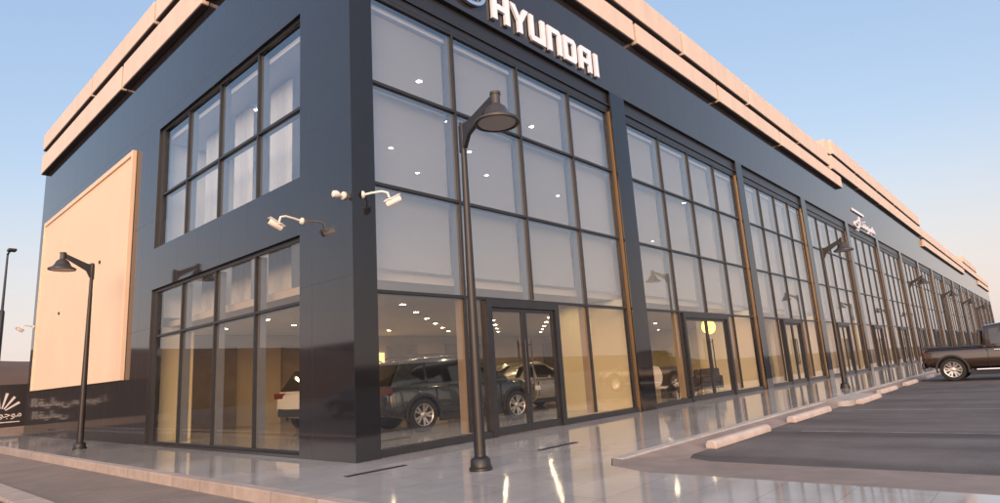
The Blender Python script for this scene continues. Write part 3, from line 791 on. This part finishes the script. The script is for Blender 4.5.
SUV = dict(cat='car', hw=.925, wr=.37, belt=1.03, wheels=(-1.36, 1.36), clad=True, spokes=5,
    body=[(-2.24, .52, .86, .70), (-2.20, .42, 1.00, .82), (-1.9, .32, 1.04, .90), (-1.3, .26, 1.05, .925), (0, .24, 1.03, .925), (.95, .24, 1.02, .925), (1.3, .26, 1.02, .92), (1.75, .30, .99, .90), (2.12, .36, .92, .84), (2.27, .44, .78, .70)],
    green=[(-2.12, 1.0, 1.02, .80, .78), (-1.78, 1.0, 1.56, .82, .66), (-1.2, 1.0, 1.63, .84, .68), (-.2, 1.0, 1.66, .85, .69), (.35, 1.0, 1.60, .85, .68), (1.18, 1.0, 1.03, .84, .80)],
    sidewin=[[(-1.60, .52), (-1.25, .16), (-1.25, .78), (-1.42, .72)], [(-1.18, .12), (-.28, .10), (-.28, .84), (-1.18, .82)], [(-.20, .10), (.78, .10), (.42, .78), (.25, .84), (-.20, .84)]],
    front=(5, 4), rear=(0, 1), seams=(-1.0, -.24, .86), handles=(-.75, .05), mirror=.78,
    head=(2.12, .74, .20, .12, .34), tail=(-2.17, .94, .14, .14, .42), rails=(-1.5, .3, 1.72, .62),
    bumpers=[('front_bumper', 2.22, .42, .62, .62), ('rear_bumper', -2.20, .40, .62, .68)])
suv = make_car('parked_car', 'dark grey green SUV inside the corner showroom, left of the doors', M['suv'], SUV)
suv.location = (5.12, 3.28, .02); suv.rotation_euler.z = R(-10)
WS = dict(SUV); WS['clad'] = True
wcar = make_car('parked_car', 'white SUV with dark lower trim behind the side window', M['wcar'], WS)
wcar.location = (4.95, 6.9, .02); wcar.rotation_euler.z = R(3)
SEDAN = dict(cat='car', hw=.90, wr=.335, belt=.93, wheels=(-1.36, 1.36), spokes=7,
    body=[(-2.33, .50, .80, .66), (-2.28, .40, .92, .80), (-1.9, .30, .99, .87), (-1.3, .24, .97, .90), (0, .21, .93, .90), (.95, .21, .92, .90), (1.35, .24, .89, .89), (1.85, .28, .82, .86), (2.2, .32, .72, .78), (2.34, .40, .60, .62)],
    green=[(-1.85, .92, .96, .76, .72), (-1.05, .92, 1.36, .80, .60), (-.5, .92, 1.45, .82, .62), (.05, .92, 1.46, .82, .62), (.35, .92, 1.42, .82, .62), (1.25, .90, .93, .80, .76)],
    sidewin=[[(-1.15, .22), (-.32, .10), (-.32, .86), (-.85, .84)], [(-.24, .10), (.88, .12), (.45, .72), (.25, .84), (-.24, .86)]],
    front=(5, 4), rear=(0, 1), seams=(-1.0, -.28, .92), handles=(-.78, .0), mirror=.82,
    head=(2.18, .62, .24, .11, .34), tail=(-2.24, .84, .16, .11, .48),
    bumpers=[('front_bumper', 2.28, .34, .50, .56), ('rear_bumper', -2.29, .34, .48, .62)])
sed = make_car('parked_car', 'silver sedan inside the showroom, seen through the corner entrance doors', M['silver'], SEDAN)
sed.location = (9.75, 4.75, .02); sed.rotation_euler.z = R(-6)
for y, lb in ((12.6, 'charcoal sedan parked on the side road, mirrored in the far panes of the side window'), (6.6, 'charcoal sedan parked on the side road nearer the corner, mirrored in the side window')):
    d = dict(SEDAN); c = make_car('parked_car', lb, M['charcoal'], d); c.location = (-9.5, y, -.158); c.rotation_euler.z = R(88)
# pick-up
TRUCK = dict(cat='pickup truck', hw=.95, wr=.385, belt=1.12, wheels=(-1.62, 1.62), clad=True, spokes=6,
    body=[(-2.43, .58, .98, .86), (-2.41, .50, 1.08, .92), (-2.2, .42, 1.10, .94), (-1.6, .38, 1.10, .95), (-.55, .36, 1.10, .95), (.6, .36, 1.10, .95), (1.2, .36, 1.10, .95), (1.7, .38, 1.09, .94), (2.3, .42, 1.05, .91), (2.58, .50, .92, .80)],
    green=[(-.62, 1.07, 1.10, .86, .84), (-.56, 1.07, 1.76, .87, .70), (.0, 1.07, 1.83, .88, .72), (.6, 1.07, 1.82, .88, .72), (.75, 1.07, 1.78, .88, .71), (1.5, 1.07, 1.10, .87, .84)],
    sidewin=[[(-.46, .14), (.22, .12), (.22, .84), (-.44, .82)], [(.30, .12), (1.12, .12), (.80, .72), (.66, .84), (.30, .84)]],
    front=(5, 4), rear=(0, 1), seams=(-.58, .26, 1.2), handles=(-.3, .5), mirror=1.12, handlemat=M['chrome'],
    head=(2.44, .86, .22, .18, .30), tail=(-2.39, .86, .08, .30, .12),
    bumpers=[('front_bumper', 2.60, .46, .70, .80), ('rear_bumper', -2.46, .44, .64, .90)])
tr = make_car('pickup_truck', 'dark maroon pickup parked with its tailgate to the kerb', M['maroon'], TRUCK)
tr.location = (22.0 + .83, -5.30 - 1.62, LOT); tr.rotation_euler.z = R(-90); tr.scale = (1.04, 1.04, 1.07)
# bed interior lip, chrome step bar, sports bar
MB().box(-2.34, -.70, -.72, .72, 1.118, 1.128).build('bed_cover', M['blackpl'], tr)
for s in (-1, 1):
    MB().box(-2.38, -.66, s*.84-.05, s*.84+.05, 1.10, 1.15, .015).build('bed_rail', M['blackpl'], tr)
    MB().tube([(-.95, s*1.0, .36), (.95, s*1.0, .36)], .035).build('step_bar', M['chrome'], tr, True)
MB().tube([(-.80, -.70, 1.12), (-.74, -.62, 1.62), (-.74, .62, 1.62), (-.80, .70, 1.12)], .035).build('sports_bar', M['blackpl'], tr, True)
MB().box(-2.535, -2.505, -.80, .80, .50, .60, .01).build('chrome_step', M['chrome'], tr)

# ------------------------------------------------------------------ interior furnishings
def downlights(zc, pts, mat, label, group):
    first = None
    for x, y in pts:
        if first is None:
            r = empty('downlight', label=label, cat='downlight', group=group); first = r
            MB().lathe([(.070, 0), (.070, -.012)], n=16).build('lamp', mat, r)
            mb = MB(); mb.lathe([(.072, -.001), (.092, -.001), (.092, -.016), (.072, -.016)], n=16, cap=False); mb.build('trim_ring', M['white'], r)
        else: r = copy_tree(first)
        r.location = (x, y, zc)
up = [(3.25 + 2.11*i, 1.92 + 1.27*j) for i in range(-1, 6) for j in (0, 1, 2, 3, 4, 5) if (i+j) % 2 == 0 and (i < 3 or j in (0, 3))]
up += [(19.5+3.2*i, 3.+2.5*j) for i in range(5) for j in range(3)]
downlights(8.118, up, M['down'], 'small round white downlight lit in the upper showroom ceiling', 'upper ceiling downlights')
lw = [(2.2 + 1.48*i, 2.05 + 1.27*j) for i in range(0, 11) for j in range(0, 7) if (i+j) % 2 == 0]
lw += [(19.8+2.6*i, 2.6+2.6*j) for i in range(8) for j in range(3)]
lw += [(44.+5*i, 3.0) for i in range(12)]
downlights(2.979, lw, M['downw'], 'small round warm downlight lit in the lower showroom ceiling', 'lower ceiling downlights')

dk = empty('reception_desk', (14.9, 2.1, .02), R(12), 'dark counter behind the second bay doors', 'desk')
MB().box(-1.0, 1.0, -.28, .28, 0, 1.0, .02).build('desk_front', M['sofa'], dk)
MB().box(-1.1, 1.1, -.36, .36, 1.005, 1.05, .01).build('desk_top', M['brown'], dk)
yp = empty('hanging_sign', (16.95, 1.5, 2.42), R(-42), 'round glowing yellow sign hung inside the second bay doors', 'sign')
MB().lathe([(.27, 0), (.27, .05)], n=32, axis='y').build('face', M['yel'], yp); MB().lathe([(.29, .051), (.29, .09)], n=32, axis='y').build('backing', M['brown'], yp)
MB().tube([(0, .07, .26), (0, .07, .55)], .012).build('hanger', M['frame'], yp, True)
wc = empty('high_back_chair', (11.75, 1.1, .02), R(110), 'white high backed chair in the left pane of the second bay', 'chair')
MB().box(-.26, .26, -.26, .26, .40, .47, .03).build('seat', M['pot'], wc)
mb = MB(); mb.prism([(.19*math.cos(2*PI*k/20), .26, .78+.32*math.sin(2*PI*k/20)) for k in range(20)], (0, .05, 0)); mb.build('backrest', M['pot'], wc)
for a in (-1, 1):
    for b in (-1, 1): MB().tube([(a*.24, b*.24, 0), (a*.21, b*.21, .40)], .018).build('leg', M['frame'], wc, True)
def armchair(x, y, rz, lb):
    r = empty('armchair', (x, y, .02), rz, lb, 'armchair', 'dark lounge chairs in the second bay')
    MB().box(-.36, .36, -.36, .36, .18, .42, .05).build('seat', M['sofa'], r)
    MB().box(-.36, .36, .28, .42, .40, .88, .05).build('backrest', M['sofa'], r)
    for s in (-1, 1): MB().box(s*.43-.06, s*.43+.06, -.36, .36, .18, .62, .04).build('armrest', M['sofa'], r)
    for a in (-1, 1):
        for b in (-1, 1): MB().tube([(a*.30, b*.30, 0), (a*.30, b*.30, .18)], .02).build('leg', M['chrome'], r, True)
armchair(14.0, 1.25, R(200), 'dark lounge chair left of the counter in the second bay')
armchair(15.75, 1.35, R(140), 'dark lounge chair right of the counter, near the second bay doors')
def leaves(mb, cx, cy, cz, rx, rz, n, s, rnd):
    for _ in range(n):
        while True:
            u = Vector((rnd.uniform(-1, 1), rnd.uniform(-1, 1), rnd.uniform(-1, 1)))
            if .35 < u.length < 1: break
        c = Vector((cx+u.x*rx, cy+u.y*rx, cz+u.z*rz))
        a = Vector((rnd.uniform(-1, 1), rnd.uniform(-1, 1), rnd.uniform(-.6, .6))).normalized(); b = a.orthogonal().normalized()
        k = s*rnd.uniform(.6, 1.3)
        mb.poly([c-a*k, c+b*k*.35, c+a*k, c-b*k*.35])
# sheer curtains behind the upper side window
CG = 'white curtains behind the upper side window'
for y, lb in ((2.35, 'white curtain behind the rightmost pane of the upper side window'), (4.15, 'white curtain behind the pane next to the rightmost, upper side window'),
              (6.0, 'white curtain behind the pane left of centre, upper side window'), (7.75, 'white curtain behind the leftmost pane of the upper side window')):
    mb = MB(); n = 60; prev = None
    for k in range(n+1):
        yy = -.5 + 1.0*k/n; xx = .022*math.sin(k*1.1) + .012*math.sin(k*.37)
        q = (mb.bm.verts.new((xx, yy, 0)), mb.bm.verts.new((xx*.7, yy, 4.85)))
        if prev: mb.bm.faces.new([prev[0], q[0], q[1], prev[1]])
        prev = q
    o = mb.build('curtain', M['curtain'], loc=(.95, y, 3.24), smooth=False)
    so = o.modifiers.new('s', 'SOLIDIFY'); so.thickness = .006
    for f in o.data.polygons: f.use_smooth = True
    tag(o, lb, 'curtain', CG)

# ------------------------------------------------------------------ across the side road
def block(x, y0, y1, h, nf, label):
    r = empty('low_building', (x, (y0+y1)/2, -.17), 0, label, 'building', 'low buildings across the side road'); w = (y1-y0)/2
    MB().box(-12, 0, -w, w, 0, h).build('wall', M['bwall'], r)
    MB().box(-12.1, .12, -w-.1, w+.1, h+.002, h+.5).build('parapet', M['bwall'], r)
    n = int(w*2/4.2)
    for f in range(nf):
        for k in range(n):
            y = -w+2.1+4.2*k; z = .9+3.3*f
            fr = MB().box(.003, .06, y-.9, y+.9, z, z+1.7).build('window', M['frame'], r)
            MB().box(.061, .066, y-.82, y+.82, z+.08, z+1.62).build('pane', M['carglass'], fr)
    return r
block(-46, 6, 34, 7.2, 2, 'sand coloured two storey block across the side road, nearest the corner')
block(-47, 36, 58, 8.6, 2, 'taller sand coloured block across the side road, in the middle of its row')
block(-45, 61, 110, 6.6, 2, 'long low sand coloured block across the side road, last of its row')

# ------------------------------------------------------------------ light, sky, camera
SUN_AZ = math.atan2(-.66, -.75)      # direction towards the sun in the ground plane
SUN_EL = R(7)
w = bpy.data.worlds.new('World'); sc.world = w; w.use_nodes = True
nt = w.node_tree; nt.nodes.clear()
sky = nt.nodes.new('ShaderNodeTexSky'); sky.sky_type = 'NISHITA'; sky.sun_disc = False
sky.sun_elevation = SUN_EL; sky.sun_rotation = PI/2 - SUN_AZ
sky.air_density = 1.0; sky.dust_density = 1.2; sky.ozone_density = 1.6; sky.altitude = 0
bg = nt.nodes.new('ShaderNodeBackground'); bg.inputs[1].default_value = .15
wo = nt.nodes.new('ShaderNodeOutputWorld'); 
vm = nt.nodes.new('ShaderNodeVectorMath'); vm.operation = 'MULTIPLY_ADD'     # thin evening haze lightens and evens the sky
vm.inputs[1].default_value = (1.0, .62, .35); vm.inputs[2].default_value = (.60, 1.15, 2.2)
nt.links.new(sky.outputs[0], vm.inputs[0])
tcw = nt.nodes.new('ShaderNodeTexCoord'); spw = nt.nodes.new('ShaderNodeSeparateXYZ'); nt.links.new(tcw.outputs['Generated'], spw.inputs[0])
mrw = nt.nodes.new('ShaderNodeMapRange'); mrw.interpolation_type = 'SMOOTHSTEP'
mrw.inputs['From Min'].default_value = 0; mrw.inputs['From Max'].default_value = .34; mrw.inputs['To Min'].default_value = .75; mrw.inputs['To Max'].default_value = 0
nt.links.new(spw.outputs[2], mrw.inputs['Value'])
mxw = nt.nodes.new('ShaderNodeMix'); mxw.data_type = 'RGBA'; mxw.inputs[7].default_value = (2.95, 2.5, 2.3, 1)
nt.links.new(mrw.outputs['Result'], mxw.inputs[0]); nt.links.new(vm.outputs[0], mxw.inputs[6])

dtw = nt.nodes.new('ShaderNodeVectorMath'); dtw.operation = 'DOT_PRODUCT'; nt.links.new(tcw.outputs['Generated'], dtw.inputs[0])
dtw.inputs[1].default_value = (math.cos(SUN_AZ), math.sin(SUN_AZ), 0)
glw = nt.nodes.new('ShaderNodeMapRange'); glw.interpolation_type = 'SMOOTHERSTEP'      # warm sun-side glow added to the sky to lift ground and façades
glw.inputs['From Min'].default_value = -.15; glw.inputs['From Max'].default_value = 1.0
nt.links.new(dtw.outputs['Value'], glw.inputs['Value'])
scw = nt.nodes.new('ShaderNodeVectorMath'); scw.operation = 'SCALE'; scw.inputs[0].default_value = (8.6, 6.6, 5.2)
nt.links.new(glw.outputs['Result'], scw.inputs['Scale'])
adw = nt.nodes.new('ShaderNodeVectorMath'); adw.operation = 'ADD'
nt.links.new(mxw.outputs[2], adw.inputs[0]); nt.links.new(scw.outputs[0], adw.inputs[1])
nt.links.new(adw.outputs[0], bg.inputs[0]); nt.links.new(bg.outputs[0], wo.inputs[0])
sl = bpy.data.lights.new('sun', 'SUN'); sl.energy = 1.1; sl.angle = R(30); sl.color = (1, .66, .42)
so = bpy.data.objects.new('sun', sl); COL.objects.link(so)
sd = Vector((math.cos(SUN_AZ)*math.cos(SUN_EL), math.sin(SUN_AZ)*math.cos(SUN_EL), math.sin(SUN_EL)))
so.rotation_euler = sd.to_track_quat('Z', 'Y').to_euler(); so.location = (-20, -15, 20)

cd = bpy.data.cameras.new('camera'); cam = bpy.data.objects.new('camera', cd); COL.objects.link(cam)
f, yaw, pit, rol = 605.18, R(45-3.4196), R(11.3358), R(-3.6856)
F = Vector((math.cos(yaw)*math.cos(pit), math.sin(yaw)*math.cos(pit), math.sin(pit)))
Rt = Vector((math.sin(yaw), -math.cos(yaw), 0)); U = Rt.cross(F)
R2 = math.cos(rol)*Rt + math.sin(rol)*U; U2 = -math.sin(rol)*Rt + math.cos(rol)*U
cam.matrix_world = Matrix(((R2.x, U2.x, -F.x, -5.5905), (R2.y, U2.y, -F.y, -8.1409), (R2.z, U2.z, -F.z, 1.2), (0, 0, 0, 1)))
cd.sensor_width = 36; cd.lens = f*36/1000; cd.clip_start = .05; cd.clip_end = 8000
sc.camera = cam
sc.view_settings.view_transform = 'Standard'; sc.view_settings.look = 'None'; sc.view_settings.gamma = 1; sc.view_settings.use_curve_mapping = False
sc.view_settings.exposure = .9
sc.cycles.use_denoising = True
sc.cycles.max_bounces = 10; sc.cycles.transparent_max_bounces = 16; sc.cycles.glossy_bounces = 5; sc.cycles.diffuse_bounces = 4
sc.cycles.sample_clamp_indirect = 6
sc.cycles.caustics_reflective = False; sc.cycles.caustics_refractive = False
